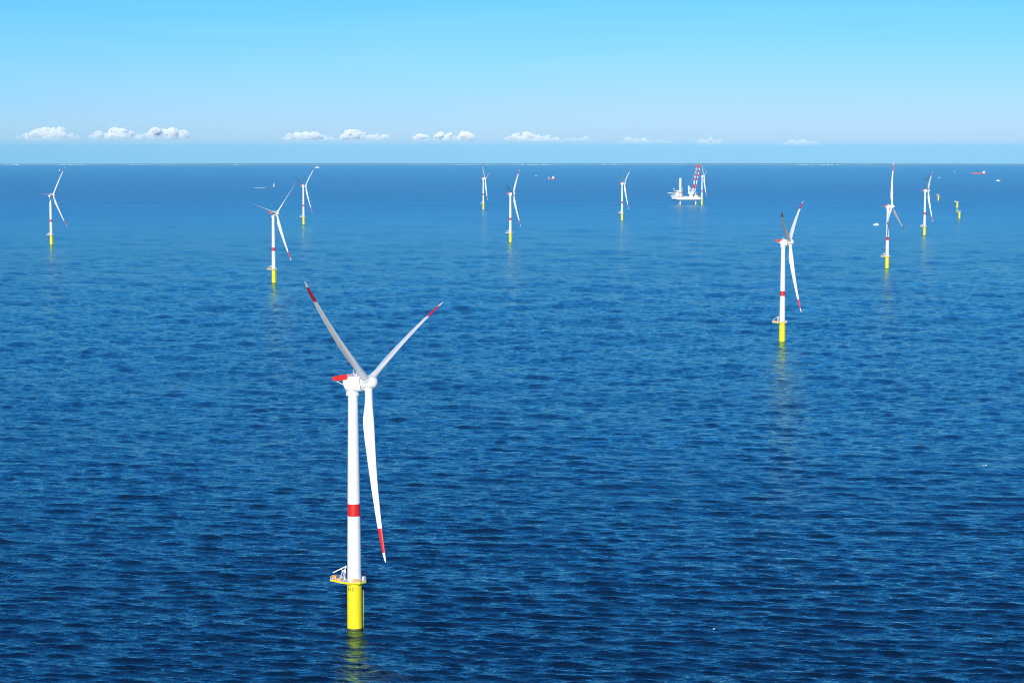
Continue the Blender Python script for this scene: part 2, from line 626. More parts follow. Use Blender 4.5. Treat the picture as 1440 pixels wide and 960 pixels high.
    for (bx, by, w, dd, hh, mt) in ((-8.4, 2.2, 1.7, 1.5, 1.5, 'orange'), (-6.2, -0.9, 1.9, 1.2, 0.9, 'orange'), (3.7, -0.8, 0.9, 1.3, 1.6, 'rail'), (0.9, -3.85, 2.4, 0.5, 1.1, 'orange')):
        e = MB().box((bx - w / 2, by - dd / 2, DECK_Z + 0.03), (bx + w / 2, by + dd / 2, DECK_Z + hh))
        e.box((bx - w / 2 - 0.06, by - dd / 2 - 0.06, DECK_Z + hh), (bx + w / 2 + 0.06, by + dd / 2 + 0.06, DECK_Z + hh + 0.1))
        e.build('equipment_box', mt, root)
    return pile


def number_on(pile, text, size=1.5, z=16.6, az=-116):
    cu = bpy.data.curves.new('number', 'FONT')
    cu.body = text
    cu.size = size * 1.4
    cu.align_x = 'CENTER'
    cu.resolution_u = 2
    tmp = bpy.data.objects.new('number_tmp', cu)
    me = evaluated_mesh(tmp)
    a0 = math.radians(az)
    for v in me.vertices:
        zz = z + v.co.y
        r = pile_radius(zz) + 0.05
        a = a0 + v.co.x / r
        v.co = (r * math.cos(a), r * math.sin(a), zz)
    me.materials.clear()
    me.materials.append(M['marking'])
    o = bpy.data.objects.new('number_marking', me)
    COL.objects.link(o)
    o.parent = pile
    return o


def tower_r(z):
    return 2.92 + (2.02 - 2.92) * ((z - 20) / 78.0) ** 1.15 if z > 20 else 2.92


BAND = (47.4, 52.4)


def build_tower(root):
    zs = [20.15, 20.6, 20.61, 21.0, 21.01] + list(np.linspace(24, BAND[0], 7))
    prof = [(tower_r(z) + (0.14 if z < 20.7 else 0), z) for z in zs]
    lower = list(prof)
    t = MB().lathe(lower + [(tower_r(BAND[0]), BAND[0])], 48)
    t.lathe([(tower_r(z), z) for z in np.linspace(BAND[1], 97.4, 10)], 48)
    tw = t.build('tower', 'white', root, smooth=True)
    MB().lathe([(tower_r(z) + 0.012, z) for z in np.linspace(BAND[0] - 0.01, BAND[1] + 0.01, 3)], 48).build('red_band', 'red', tw, smooth=True)
    for z in (40.0, 72.0):
        fl = MB().lathe([(tower_r(z) - 0.1, z - 0.09), (tower_r(z) + 0.03, z - 0.08), (tower_r(z) + 0.03, z + 0.08), (tower_r(z) - 0.1, z + 0.09)], 48)
        fl.build('flange', 'white', tw, smooth=True)
    d = MB().box((-0.55, -2.98, 21.2), (0.55, -2.80, 23.5)).build('door', 'grey', tw)
    d.rotation_euler = (0, 0, math.radians(-70))


def super_ring(x, y0, y1, z0, z1, n=32, e=0.55):
    ring = []
    for i in range(n):
        a = 2 * PI * i / n
        c, s = math.cos(a), math.sin(a)
        yy = math.copysign(abs(c) ** e, c)
        zz = math.copysign(abs(s) ** e, s)
        ring.append((x, (y0 + y1) / 2 + yy * (y1 - y0) / 2, (z0 + z1) / 2 + zz * (z1 - z0) / 2))
    return ring


def build_head(root):
    """everything that yaws with the nacelle; local +X is the rotor axis, origin at hub height on the tower axis"""
    parts = []
    # yaw collar
    y = MB().lathe([(2.1, -5.2), (2.62, -5.0), (2.68, -3.2), (2.4, -2.9)], 40)
    y.bar((-2.55, -0.9, -4.9), (-2.55, -0.9, -3.2), 0.12)
    parts.append(y.build('yaw_collar', 'white', root, smooth=True))
    nm = MB()
    st = [(-3.3, 0.6, 2.5, 2.5), (-3.1, -0.4, 2.8, 2.8), (-2.8, -1.8, 2.95, 3.0), (-2.3, -3.0, 3.05, 3.05), (-0.8, -3.35, 3.1, 3.1),
          (1.6, -3.4, 3.1, 3.15), (3.9, -3.45, 3.1, 3.2), (4.5, -3.25, 3.0, 3.1)]
    nm.loft([super_ring(x, -w, w, z0, z1) for x, z0, z1, w in st])
    nac = nm.build('nacelle', 'white', root, smooth=True, angle=50)
    parts.append(nac)
    tp = MB()
    for yy in (-2.3, 2.3):
        for h in (0.55, 1.05):
            tp.bar((-1.2, yy, 3.1 + h), (3.1, yy, 3.1 + h), 0.05, 5)
        for k in range(5):
            tp.bar((-1.2 + k * 1.07, yy, 3.0), (-1.2 + k * 1.07, yy, 4.2), 0.05, 5)
    tp.bar((0.4, 0.7, 3.1), (0.4, 0.7, 5.6), 0.06, 6)
    tp.bar((1.0, -0.8, 3.1), (1.0, -0.8, 5.1), 0.06, 6)
    tp.box((1.5, -0.9, 3.05), (2.7, 0.9, 3.75))
    tp.bar((0.1, 0.7, 5.4), (0.7, 0.7, 5.4), 0.05, 5)
    tp.build('roof_railing', 'rail', nac)
    MB().lathe([(2.6, 4.4), (2.8, 4.5), (2.8, 4.85), (2.6, 4.95)], 40, 'X').build('shadow_gap', 'dark', nac, smooth=True)  # dark ring: the shadow in the gap before the generator is put into its colour
    g = MB().lathe([(2.6, 4.78), (3.15, 4.8), (3.3, 4.9), (3.3, 5.25), (3.1, 5.4), (2.7, 5.45)], 48, 'X')
    parts.append(g.build('generator', 'white', root, smooth=True))
    # helicopter winching platform behind the roof
    hp = MB()
    x0, x1, w, z0, z1 = -7.6, -0.9, 2.95, 1.6, 3.1
    hp.box((x0, -w, z0), (x1, w, z0 + 0.25))
    hp.box((x0, -w, z0 + 0.25), (x1, -w + 0.14, z1 + 0.15))
    hp.box((x0, w - 0.14, z0 + 0.25), (x1, w, z1 + 0.15))
    hp.box((x0, -w + 0.14, z0 + 0.25), (x0 + 0.14, w - 0.14, z1 + 0.15))
    hel = hp.build('winch_platform', 'red', root)
    parts.append(hel)
    for yy in (-w - 0.03, w + 0.03):
        hr = MB()
        for k in range(8):
            x = x0 + 0.4 + k * 0.86
            hr.box((x - 0.06, yy - 0.05, z0), (x + 0.06, yy + 0.05, z1 + 0.32))
        hr.box((x0, yy - 0.06, z1 + 0.15), (x1, yy + 0.06, z1 + 0.28))
        hr.build('railing', 'red', hel)
    br = MB()
    for yy in (-1.8, 1.8):
        br.bar((-7.2, yy, z0), (-2.9, yy * 0.9, -0.6), 0.16, 6)
    br.build('support_strut', 'white', hel)
    # hub with the spinner nose
    h = MB().lathe([(2.1, 5.4), (2.45, 5.5), (2.6, 5.8), (2.72, 7.0), (2.65, 8.4), (2.35, 9.6), (1.85, 10.4), (1.1, 10.9), (0.3, 11.05)], 48, 'X')
    hub = h.build('hub', 'white', root, smooth=True)
    parts.append(hub)
    return parts


def airfoil(chord, thick, n=20):
    """ring of (c, t): c from -0.65 chord (trailing) to +0.35 chord (leading)"""
    ring = []
    for i in range(n):
        a = 2 * PI * i / n
        x = 0.5 * (1 + math.cos(a))            # 1 = trailing edge
        yt = 5 * thick * (0.2969 * math.sqrt(max(x, 0)) - 0.126 * x - 0.3516 * x * x + 0.2843 * x ** 3 - 0.1036 * x ** 4) * chord
        camber = 0.02 * chord * math.sin(PI * x)
        s = 1 if a < PI else -1
        ring.append(((0.35 - x) * chord, s * yt + camber))
    return ring


def blade_section(r):
    q = r / ROTOR
    if q < 0.22:
        t = max(0.0, (q - 0.05) / 0.17)
        t = t * t * (3 - 2 * t)
    else:
        t = 1.0
    chord = np.interp(q, [0.02, 0.05, 0.22, 0.30, 0.5, 0.7, 0.85, 0.94, 0.985, 1.0], [3.15, 3.15, 4.7, 4.4, 3.2, 2.3, 1.7, 1.2, 0.62, 0.12])
    thick = np.interp(q, [0.2, 0.35, 0.6, 1.0], [0.40, 0.28, 0.20, 0.16])
    rad = 1.575
    n = 20
    af = airfoil(chord, thick, n)
    ring = []
    twist = -math.radians(np.interp(q, [0.05, 0.25, 0.6, 1.0], [13, 10, 3, -1])) - math.radians(4)
    ct, sn = math.cos(twist), math.sin(twist)
    bend = 0.016 * r + 4.6 * q ** 2.2
    for i in range(n):
        a = 2 * PI * i / n
        cc = (-rad * math.cos(a), rad * math.sin(a))
        c = cc[0] * (1 - t) + af[i][0] * t
        h = cc[1] * (1 - t) + af[i][1] * t
        ring.append((bend + c * ct - h * sn, c * sn + h * ct, r))
    return ring


def build_blade(root):
    def seg(rs):
        return MB().loft([blade_section(r) for r in rs])
    rs = [1.9, 2.6, 3.6, 5, 7, 9, 11, 13, 15, 17, 20, 24, 28, 33, 38, 44, 50, 55, ROTOR * 0.81]
    b = seg(rs).build('blade', 'blade', root, smooth=True, angle=60)
    seg([ROTOR * 0.81, ROTOR * 0.86, ROTOR * 0.91, ROTOR * 0.945]).build('red_band', 'bladered', b, smooth=True, angle=60)
    seg([ROTOR * 0.945, ROTOR * 0.965, ROTOR * 0.985, ROTOR * 0.995, ROTOR]).build('tip', 'blade', b, smooth=True, angle=60)
    MB().lathe([(1.72, 2.5), (1.78, 2.55), (1.78, 3.25), (1.62, 3.3)], 32).build('root_collar', 'white', b, smooth=True)
    return b


def head_matrix(psi):
    return Matrix.Translation((0, 0, HUB_Z)) @ Matrix.Rotation(-psi, 4, 'Z')


def pose(root, psi, eps, pitch=0.0):
    hm = head_matrix(psi)
    tm = hm @ Matrix.Rotation(-TILT, 4, 'Y')
    k = 0
    for ch in root.children:
        n = ch.name.split('.')[0]
        if n == 'yaw_collar':
            ch.matrix_local = hm
        elif n in ('nacelle', 'generator', 'winch_platform', 'hub'):
            ch.matrix_local = tm
        elif n == 'blade':
            ch.matrix_local = tm @ Matrix.Translation((OVER, 0, 0)) @ Matrix.Rotation(-(eps + k * 2 * PI / 3), 4, 'X') @ Matrix.Rotation(pitch, 4, 'Z')
            k += 1


TURBINES = [   # waterline pixel, yaw, rotor angle, label
    (499, 884.5, 22, 67.6, 'white wind turbine nearest the camera, red-tipped blades, on a numbered yellow pile'),
    (1099.6, 481, 18, 57, 'second largest white wind turbine, standing alone right of centre on its yellow pile'),
    (385.2, 398, 33, 47, 'white wind turbine behind the nearest one, its rotor spread in a wide Y'),
    (427, 316, 20, 49, 'wind turbine just right of the Y-shaped rotor, upper blade ending near a white ship'),
    (72.3, 344.5, 24, 36, 'leftmost white wind turbine on a yellow pile'),
    (717.7, 341, 14, 45, 'white wind turbine in the middle of the picture, larger of the central pair'),
    (679.7, 295, 12, 73, 'small far white wind turbine, smaller of the central pair'),
    (874.6, 310, 18, 57, 'small white wind turbine between the central pair and the jack-up ship'),
    (987, 288.5, 14, 72, 'far wind turbine just right of the jack-up ship and its crane boom'),
    (1247.2, 378, 24, 6, 'wind turbine at the right with one blade upright to the horizon'),
    (1299.8, 331, 18, 56, 'rightmost wind turbine, beside the three bare yellow foundations'),
]


def make_turbine():
    root = empty('wind_turbine')
    build_foundation(root)
    build_tower(root)
    build_head(root)
    b = build_blade(root)
    copy_tree(b, root)
    copy_tree(b, root)
    return root


proto = make_turbine()
roots = [proto] + [copy_tree(proto) for _ in TURBINES[1:]]
for o, (px, py, psi, eps, lab) in zip(roots, TURBINES):
    o.location = at(px, py)
    tag(o, lab, 'wind turbine', 'turbines of the offshore wind farm')
    pose(o, math.radians(psi), math.radians(eps), math.radians(-26 if psi == 33 else 0))
for ch in proto.children:
    if ch.name.split('.')[0] == 'foundation_pile':
        number_on(ch, 'E10')


def make_bare():
    root = empty('turbine_foundation')
    build_foundation(root)
    MB().lathe([(2.9, 20.2), (3.0, 20.25), (3.0, 21.4), (2.6, 21.6), (0.4, 21.75)], 40).build('cover_cap', 'rail', root, smooth=True)
    return root


bare = make_bare()
for i, (px, py, lab) in enumerate([(1349, 307.5, 'bare yellow turbine foundation without tower, nearest of the three'),
                                   (1346, 292.5, 'bare yellow turbine foundation just behind the nearest one'),
                                   (1319.5, 282.0, 'bare yellow turbine foundation farthest of the three, right of the last turbine')]):
    o = bare if i == 0 else copy_tree(bare)
    o.location = at(px, py)
    tag(o, lab, 'foundation', 'turbine foundations still without towers')


# ------------------------------------------------------------------ jack-up installation ship
def build_jackup():
    root = empty('jackup_ship', at(965.5, 287.6), math.radians(8))
    HB, HD = 14.0, 26.0            # hull bottom and deck above the sea: the ship stands on its legs
    # local -X is the bow
    def hull_ring(z, k, flare):
        L0, L1, B = -56 - flare, 52, 20.5
        pts = []
        for x, w in [(L1, 0.96), (L1, -0.96), (20, -1), (-30, -1), (-44, -0.72 - flare * 0.02), (L0 + 5, -0.36), (L0, -0.06), (L0, 0.06), (L0 + 5, 0.36), (-44, 0.72 + flare * 0.02), (-30, 1), (20, 1)]:
            pts.append((x * k if x < -30 else x, w * B, z + (max(0, -x - 30) * 0.26 * (z - HB) / (HD - HB))))
        return pts
    hl = MB().loft([hull_ring(HB + 4.0, 0.96, 0), hull_ring(HD - 3, 0.99, 1), hull_ring(HD, 1.0, 4)])
    hull = hl.build('hull', 'hullwhite', root)
    MB().loft([hull_ring(HB, 0.92, -2), hull_ring(HB + 4.0, 0.96, 0)]).build('bottom_strake', 'hullblue', hull)
    MB().box((-20, -19, HD), (51, 19, HD + 0.25)).build('deck', 'deck', hull)
    ac = MB()
    for (x0, x1, z1, w) in ((-46, -20, 9, 19), (-44, -21, 13, 17), (-43, -22, 17, 15), (-42, -23, 21, 13.5), (-40, -31, 25, 12)):
        ac.box((x0, -w, HD + (0 if z1 == 9 else z1 - 4)), (x1, w, HD + z1))
    acc = ac.build('accommodation', 'hullwhite', root)
    wm = MB()
    for z, x0, x1, w in ((3, -46, -22, 19), (6.3, -46, -22, 19), (10.5, -44, -24, 17), (14.5, -43, -27, 15)):
        k = int((x1 - x0) / 3)
        for i in range(k):
            x = x0 + 1.5 + i * 3
            wm.box((x - 0.6, -w - 0.05, HD + z), (x + 0.6, -w + 0.1, HD + z + 1.2))
    wm.build('window', 'glass', acc)
    MB().box((-42.1, -13.6, HD + 18.4), (-33, 13.6, HD + 20.2)).build('bridge_window', 'glass', acc)
    # helideck over the bow
    hd = MB().prism([(-60 + 11 * math.cos(2 * PI * (i + 0.5) / 8), 11 * math.sin(2 * PI * (i + 0.5) / 8)) for i in range(8)], HD + 14.5, HD + 16.5)
    hdo = hd.build('helideck', 'hullwhite', root)
    sp = MB()
    for y in (-7, 0, 7):
        sp.bar((-55, y * 0.5, HD + 3), (-64, y, HD + 13.5), 0.45, 6)
        sp.bar((-52, y * 0.5, HD + 3), (-54, y, HD + 13.5), 0.45, 6)
    sp.build('support', 'hullwhite', hdo)
    # legs
    for (x, y, top) in ((-27, -15, 95), (-27, 15, 40), (30, -15, 42), (30, 15, 42)):
        lg = MB().lathe([(2.3, -14), (2.3, 2), (2.35, top - 3), (2.35, top), (1.6, top + 0.4)], 20, c=(x, y, 0))
        if top > 60:
            lg = MB().lathe([(2.3, -14), (2.3, HD), (4.6, HD + 12), (4.6, top), (3.6, top + 0.5)], 24, c=(x, y, 0))
        leg = lg.build('leg', 'hullwhite', root, smooth=True)
        jh = MB().box((x - 6, y - 5, HD), (x + 6, y + 5, HD + 8))
        if x < 0:
            jh = MB().box((x - 6, y - 5, HD + 9), (x + 6, y + 5, HD + 13))
        jh.build('jack_house', 'hullwhite', leg)
        MB().box((x - 6.6, y - 5.6, HD + (14 if x < 0 else 8.1)), (x + 6.6, y + 5.6, HD + (16.8 if x < 0 else 9.4))).build('red_collar', 'hullred', leg)
        if x < 0 and top < 60:
            MB().lathe([(2.5, top - 6), (2.5, top - 1)], 20, c=(x, y, 0)).build('red_top', 'hullred', leg, smooth=True)
    # masts with radomes either side of the tall leg
    for x, y in ((-46, 4), (-18, -6)):
        ms = MB().bar((x, y, HD + 8), (x, y, HD + 29), 0.6, 8)
        ms.lathe([(0.3, -2.4), (1.9, -1.6), (2.4, 0), (1.9, 1.6), (0.3, 2.4)], 14, c=(x, y, HD + 30))
        mo = ms.build('mast', 'hullwhite', root, smooth=True)
        MB().box((x - 1.4, y - 1.4, HD + 23), (x + 1.4, y + 1.4, HD + 26)).build('red_panel', 'lifeboat', mo)
    for x in (-34, -24):
        lbm = MB().loft([super_ring(xx, -20.8 - w, -20.8 + w, HD + 4 - w, HD + 4 + w, 12, 0.8) for xx, w in ((x - 4, 0.4), (x - 3, 1.3), (x + 3, 1.3), (x + 4, 0.4))])
        lbm.build('lifeboat', 'lifeboat', root, smooth=True)
    # main crane round the near stern leg, boom raised
    CX, CY = 14, -9
    pd = MB().lathe([(7.5, 0), (7.5, 9), (9, 10), (9, 12)], 28, c=(CX, CY, HD))
    ped = pd.build('crane_pedestal', 'hullwhite', root, smooth=True)
    hs = MB().box((CX - 9, CY - 7.5, HD + 12), (CX + 9, CY + 7.5, HD + 20))
    hs.box((CX - 11, CY - 6, HD + 13), (CX - 9, CY + 6, HD + 19))
    hs.build('crane_house', 'hullwhite', root)
    MB().box((CX + 9, CY - 8, HD + 15), (CX + 12, CY - 4.5, HD + 19)).build('crane_cab', 'glass', ped)
    af = MB()
    for s in (-1, 1):
        y = CY + s * 5.5
        af.bar((CX - 8, y, HD + 20), (CX - 9.5, y, HD + 41), 1.5, 8)
        af.bar((CX - 9.5, y, HD + 41), (CX + 4, y, HD + 20), 1.1, 8)
        af.bar((CX - 9.2, y, HD + 33), (CX - 1, y, HD + 28), 0.7, 6)
    af.bar((CX - 9.5, CY - 5.5, HD + 41), (CX - 9.5, CY + 5.5, HD + 41), 1.2, 8)
    af.build('a_frame', 'hullwhite', root, smooth=True)
    # boom: two lattice side trusses with cross members, in white and red lengths; slews towards the viewer
    foot = Vector((CX + 9, CY, HD + 18))
    head = Vector((CX + 27, CY + 4, HD + 112))
    ax = (head - foot).normalized()
    side = Vector((0.86, -0.5, 0)).normalized()
    side = (side - ax * side.dot(ax)).normalized()
    up = ax.cross(side).normalized()
    L = (head - foot).length
    nb = 13
    reds = {2, 3, 6, 8, 10, 12}
    for i in range(nb):
        t0, t1 = L * i / nb, L * (i + 1) / nb
        def hw(t):
            return 5.0 + 2.0 * t / L
        sg = MB()
        for s in (-1, 1):
            for h in (-1.6, 1.6):
                sg.bar(foot + ax * t0 + side * s * hw(t0) + up * h, foot + ax * t1 + side * s * hw(t1) + up * h, 0.75, 6)
            sg.bar(foot + ax * t0 + side * s * hw(t0) - up * 1.6, foot + ax * t1 + side * s * hw(t1) + up * 1.6, 0.5, 5)
            sg.bar(foot + ax * t0 + side * (s * hw(t0) - s * 2.6) + up * 1.6, foot + ax * t1 + side * (s * hw(t1) - s * 2.6) + up * 1.6, 0.75, 6)
            sg.bar(foot + ax * t0 + side * s * hw(t0) + up * 1.6, foot + ax * t1 + side * (s * hw(t1) - s * 2.6) + up * 1.6, 0.5, 5)
        if i in reds:
            m = (t0 + t1) / 2
            for dz in (-1.4, 1.4):
                sg.bar(foot + ax * (m + dz) - side * hw(m), foot + ax * (m + dz) + side * hw(m), 0.9, 6)
        sg.build('boom_section', 'hullred' if i in reds else 'hullwhite', root)
    hdm = MB()
    hdm.bar(head - side * 8.5, head + side * 8.5, 1.7, 8)
    hdm.bar(head - side * 6 + ax * 2, head + side * 6 + ax * 2, 1.2, 8)
    hdm.build('boom_head', 'hullred', root)
    wr = MB()
    for s in (-4, 4):
        wr.bar((CX - 9.5, CY + s, HD + 41), head + side * s, 0.28, 5)
    wr.build('luffing_wire', 'grey', root)
    cg = MB()
    rnd = random.Random(5)
    for k in range(9):
        x = -14 + k * 6.6 + rnd.uniform(-1, 1)
        y = rnd.choice((-14, -11, 8, 13))
        if abs(x - CX) < 9 and y < 0:
            y = 12
        w, h = rnd.uniform(1.6, 3), rnd.uniform(2.5, 6)
        cg.box((x - w, y - 2, HD + 0.25), (x + w, y + 2, HD + h))
    cg.build('deck_equipment', 'grey', root)
    bt = MB()
    bt.bar((40, -16, HD + 1.5), (60, -19, HD + 9), 0.8, 6)
    bt.build('gangway', 'yellow', root)
    tag(root, 'white jack-up installation ship on legs with red and white crane boom', 'ship')


build_jackup()


# ------------------------------------------------------------------ ships and boats
def hull_mesh(L, B, z0, z1, bow=1, sheer=0.0):
    """hull along X, bow at +X*bow"""
    rings = []
    for z, k, b in ((z0, 0.93, 0.75), (0.1 * z1, 0.97, 0.95), (z1, 1.0, 1.0)):
        pts = []
        for u, w in ((-0.5, 0.8), (-0.3, 1), (0.1, 1), (0.3, 0.8), (0.43, 0.4), (0.5, 0.03), (0.5, -0.03), (0.43, -0.4), (0.3, -0.8), (0.1, -1), (-0.3, -1), (-0.5, -0.8)):
            x = u * L * (k if u > 0.2 else 1.0)
            pts.append((x * bow, w * b * B / 2, z + (sheer * max(0, u) ** 2 * 4 if z == z1 else 0)))
        rings.append(pts)
    return MB().loft(rings)


def supply_ship():
    r = empty('supply_ship', at(775.5, 252.3), math.radians(4))
    hull_mesh(46, 13, -3, 6, 1, 3.5).build('hull', 'hullred', r)
    s = MB()
    s.box((3, -5.8, 6), (19, 5.8, 14))
    s.box((5, -5.2, 14), (17, 5.2, 18.5))
    s.box((7, -4.6, 18.5), (15, 4.6, 22))
    sup = s.build('superstructure', 'hullwhite', r)
    MB().box((6.9, -4.7, 19.6), (15.1, 4.7, 21.1)).build('bridge_window', 'glass', sup)
    MB().bar((11, 0, 22), (11, 0, 29), 0.4).build('mast', 'hullwhite', r)
    c = MB().box((-21, -5.2, 6), (-17, 5.2, 16))
    c.bar((-19, 0, 16), (-11, 0, 19), 0.7)
    c.build('stern_gantry', 'hullwhite', r)
    MB().box((-16, -5, 5.8), (2.5, 5, 7.0)).build('deck_cargo', 'deck', r)
    tag(r, 'small ship with red hull and white wheelhouse, between the middle turbines', 'ship')


def tanker():
    r = empty('tanker', at(1376, 244.6), math.radians(-6))
    hull_mesh(118, 19, -5, 8.5, -1, 3).build('hull', 'hullred', r)
    s = MB()
    s.box((33, -8.5, 8.5), (51, 8.5, 16))
    s.box((35, -8, 16), (48, 8, 22))
    s.box((37, -9, 22), (45, 9, 26))
    sup = s.build('superstructure', 'hullwhite', r)
    MB().box((36.9, -9.1, 23.2), (45.1, 9.1, 25)).build('bridge_window', 'glass', sup)
    MB().box((47, -2.5, 16), (52, 2.5, 27)).build('funnel', 'hullwhite', r)
    MB().bar((-48, 0, 9), (-48, 0, 19), 0.5).build('mast', 'hullwhite', r)
    p = MB()
    for y in (-2.5, 0, 2.5):
        p.bar((-44, y, 10), (32, y, 10), 0.5)
    p.build('deck_pipe', 'hullred', r)
    tag(r, 'long low red tanker with white superstructure at its right end', 'ship')


def crew_boat(loc, rz, k, bow, label, hullm='hullwhite', mast=True):
    r = empty('crew_boat', loc, rz)
    for s in (-1, 1):
        h = hull_mesh(18 * k, 3.2 * k, -1 * k, 2.4 * k, bow, 0.8 * k)
        h.v = [(x, y + s * 2.6 * k, z) for x, y, z in h.v]
        h.build('hull', hullm, r)
    d = MB().box((-8.6 * k, -4 * k, 2.0 * k), (6.8 * k, 4 * k, 2.7 * k))
    d.build('deck', 'hullwhite', r)
    c = MB()
    def X(a, b):
        return (min(a * bow, b * bow) * k, max(a * bow, b * bow) * k)
    x0, x1 = X(-3.5, 3.5)
    c.box((x0, -3.2 * k, 2.7 * k), (x1, 3.2 * k, 5.2 * k))
    x0, x1 = X(-1.8, 2.2)
    c.box((x0, -2.6 * k, 5.2 * k), (x1, 2.6 * k, 7.6 * k))
    cab = c.build('wheelhouse', 'hullwhite', r)
    MB().box((x0 - 0.05 * k, -2.65 * k, 6.0 * k), (x1 + 0.05 * k, 2.65 * k, 7.1 * k)).build('window', 'glass', cab)
    if mast:
        MB().bar((0, 0, 7.6 * k), (0, 0, 12 * k), 0.16 * k).build('mast', 'hullwhite', r)
    q = MB()
    for e in (-7.6, 6.2):
        q.box((e * k * bow - 0.9 * k, -2.8 * k, 2.7 * k), (e * k * bow + 0.9 * k, 2.8 * k, 5.0 * k))
    q.build('deck_box', 'hullwhite', r)
    tag(r, label, 'boat')
    return r


def white_ship():
    r = empty('coastal_ship', at(446.5, 236.2), math.radians(10))
    hull_mesh(58, 13, -3, 6, 1, 2).build('hull', 'hullwhite', r)
    s = MB()
    s.box((-22, -5.8, 6), (14, 5.8, 11))
    s.box((-18, -5.4, 11), (8, 5.4, 15))
    s.box((-4, -4.8, 15), (6, 4.8, 18.5))
    sup = s.build('superstructure', 'hullwhite', r)
    MB().box((-4.1, -4.9, 16), (6.1, 4.9, 17.6)).build('bridge_window', 'glass', sup)
    MB().bar((0, 0, 18.5), (0, 0, 26), 0.4).build('mast', 'hullwhite', r)
    tag(r, 'small white ship near the horizon at the tip of a turbine blade', 'ship')


def yacht(px, py, k, label):
    r = empty('sailing_yacht', at(px, py), math.radians(15))
    hull_mesh(12 * k, 3.4 * k, -0.6, 1.2 * k, 1, 0.4).build('hull', 'hullwhite', r)
    MB().bar((0.6 * k, 0, 1), (0.6 * k, 0, 16 * k), 0.1 * k).build('mast', 'rail', r)
    sm = MB().add([(0.4 * k, 0, 2 * k), (-5 * k, 0.9 * k, 2.1 * k), (0.4 * k, 0, 15.6 * k), (0.4 * k, 0.1, 2 * k), (-5 * k, 0.9 * k + 0.1, 2.1 * k), (0.4 * k, 0.1, 15.6 * k)],
                  [(0, 1, 2), (3, 5, 4), (0, 3, 4, 1), (1, 4, 5, 2), (2, 5, 3, 0)])
    sm.build('mainsail', 'sail', r)
    jb = MB().add([(5.6 * k, 0, 1.6 * k), (0.9 * k, 0.8 * k, 2 * k), (0.8 * k, 0, 13 * k), (5.6 * k, 0.1, 1.6 * k), (0.9 * k, 0.8 * k + 0.1, 2 * k), (0.8 * k, 0.1, 13 * k)],
                  [(0, 1, 2), (3, 5, 4), (0, 3, 4, 1), (1, 4, 5, 2), (2, 5, 3, 0)])
    jb.build('jib', 'sail', r)
    tag(r, label, 'sailing boat')


supply_ship()
tanker()
crew_boat(at(1232, 316.6), math.radians(5), 0.78, 1, 'little white catamaran workboat left of the upright-blade turbine')
crew_boat(at(1403.5, 255), math.radians(-12), 1.5, -1, 'white workboat alone at the far right below the red tanker')
crew_boat(at(1320.5, 250.2), math.radians(20), 0.8, 1, 'tiny white motorboat beyond the rightmost turbine blade tip', mast=False)
crew_boat(at(753.5, 248), math.radians(10), 0.75, -1, 'tiny white motorboat left of the small red ship', mast=False)
white_ship()
yacht(83.5, 240.3, 1.25, 'tiny white sailing boat at the upper blade of the leftmost turbine')
yacht(1342, 242.3, 0.9, 'tiny pale sailing boat left of the red tanker')


# ------------------------------------------------------------------ lighthouse on its reef
def lighthouse():
    r = empty('lighthouse', at(385.3, 262.7))
    base = MB().lathe([(5.0, -4), (4.8, 1.5), (4.2, 3.0), (4.0, 3.4)], 24).build('plinth', 'stone', r, smooth=True)
    MB().lathe([(3.1, 3.3), (2.7, 8), (2.45, 15.2), (3.2, 15.8), (3.2, 16.4), (2.2, 16.5)], 24).build('tower', 'white', r, smooth=True)
    lan = MB().lathe([(1.5, 16.4), (1.5, 18.6)], 12).build('lantern', 'glass', r, smooth=True)
    MB().lathe([(1.9, 18.6), (1.7, 19.1), (0.7, 20.0), (0.15, 20.6)], 12).build('dome', 'grey', lan, smooth=True)
    rl = MB()
    for i in range(12):
        a = 2 * PI * i / 12
        rl.bar((3.0 * math.cos(a), 3.0 * math.sin(a), 16.4), (3.0 * math.cos(a), 3.0 * math.sin(a), 17.4), 0.06, 4)
    rl.build('gallery_railing', 'rail', r)
    tag(r, 'white lighthouse standing in the sea left of centre behind a rotor', 'lighthouse')
    rnd = random.Random(11)
    p = at(365, 264.2)
    rf = MB()
    for k in range(9):
        cx, cy = rnd.uniform(-18, 18), rnd.uniform(-14, 14)
        s = rnd.uniform(2.5, 6)
        rf.loft([[(cx + s * f * math.cos(2 * PI * i / 9) * rnd.uniform(0.8, 1.2), cy + s * f * math.sin(2 * PI * i / 9) * rnd.uniform(0.8, 1.2), z) for i in range(9)]
                 for z, f in ((-3, 1.3), (0.5, 1.0), (1.4, 0.55))])
    o = rf.build('reef', 'rock')
    o.location = p
    tag(o, 'low dark reef awash left of the lighthouse', 'reef', kind='structure')
    fm = MB()
    for k in range(46):
        cx, cy = rnd.gauss(0, 13), rnd.gauss(0, 30)
        s = rnd.uniform(1.5, 5)
        fm.loft([[(cx + s * f * math.cos(2 * PI * i / 8) * rnd.uniform(0.6, 1.3), cy + 1.5 * s * f * math.sin(2 * PI * i / 8), z) for i in range(8)]
                 for z, f in ((-1, 1.2), (0.35, 1.0), (0.8 + rnd.random(), 0.4))])
    o = fm.build('surf', 'foam')
    o.location = p
    tag(o, 'white surf breaking over the reef near the lighthouse', 'surf', kind='stuff')


lighthouse()


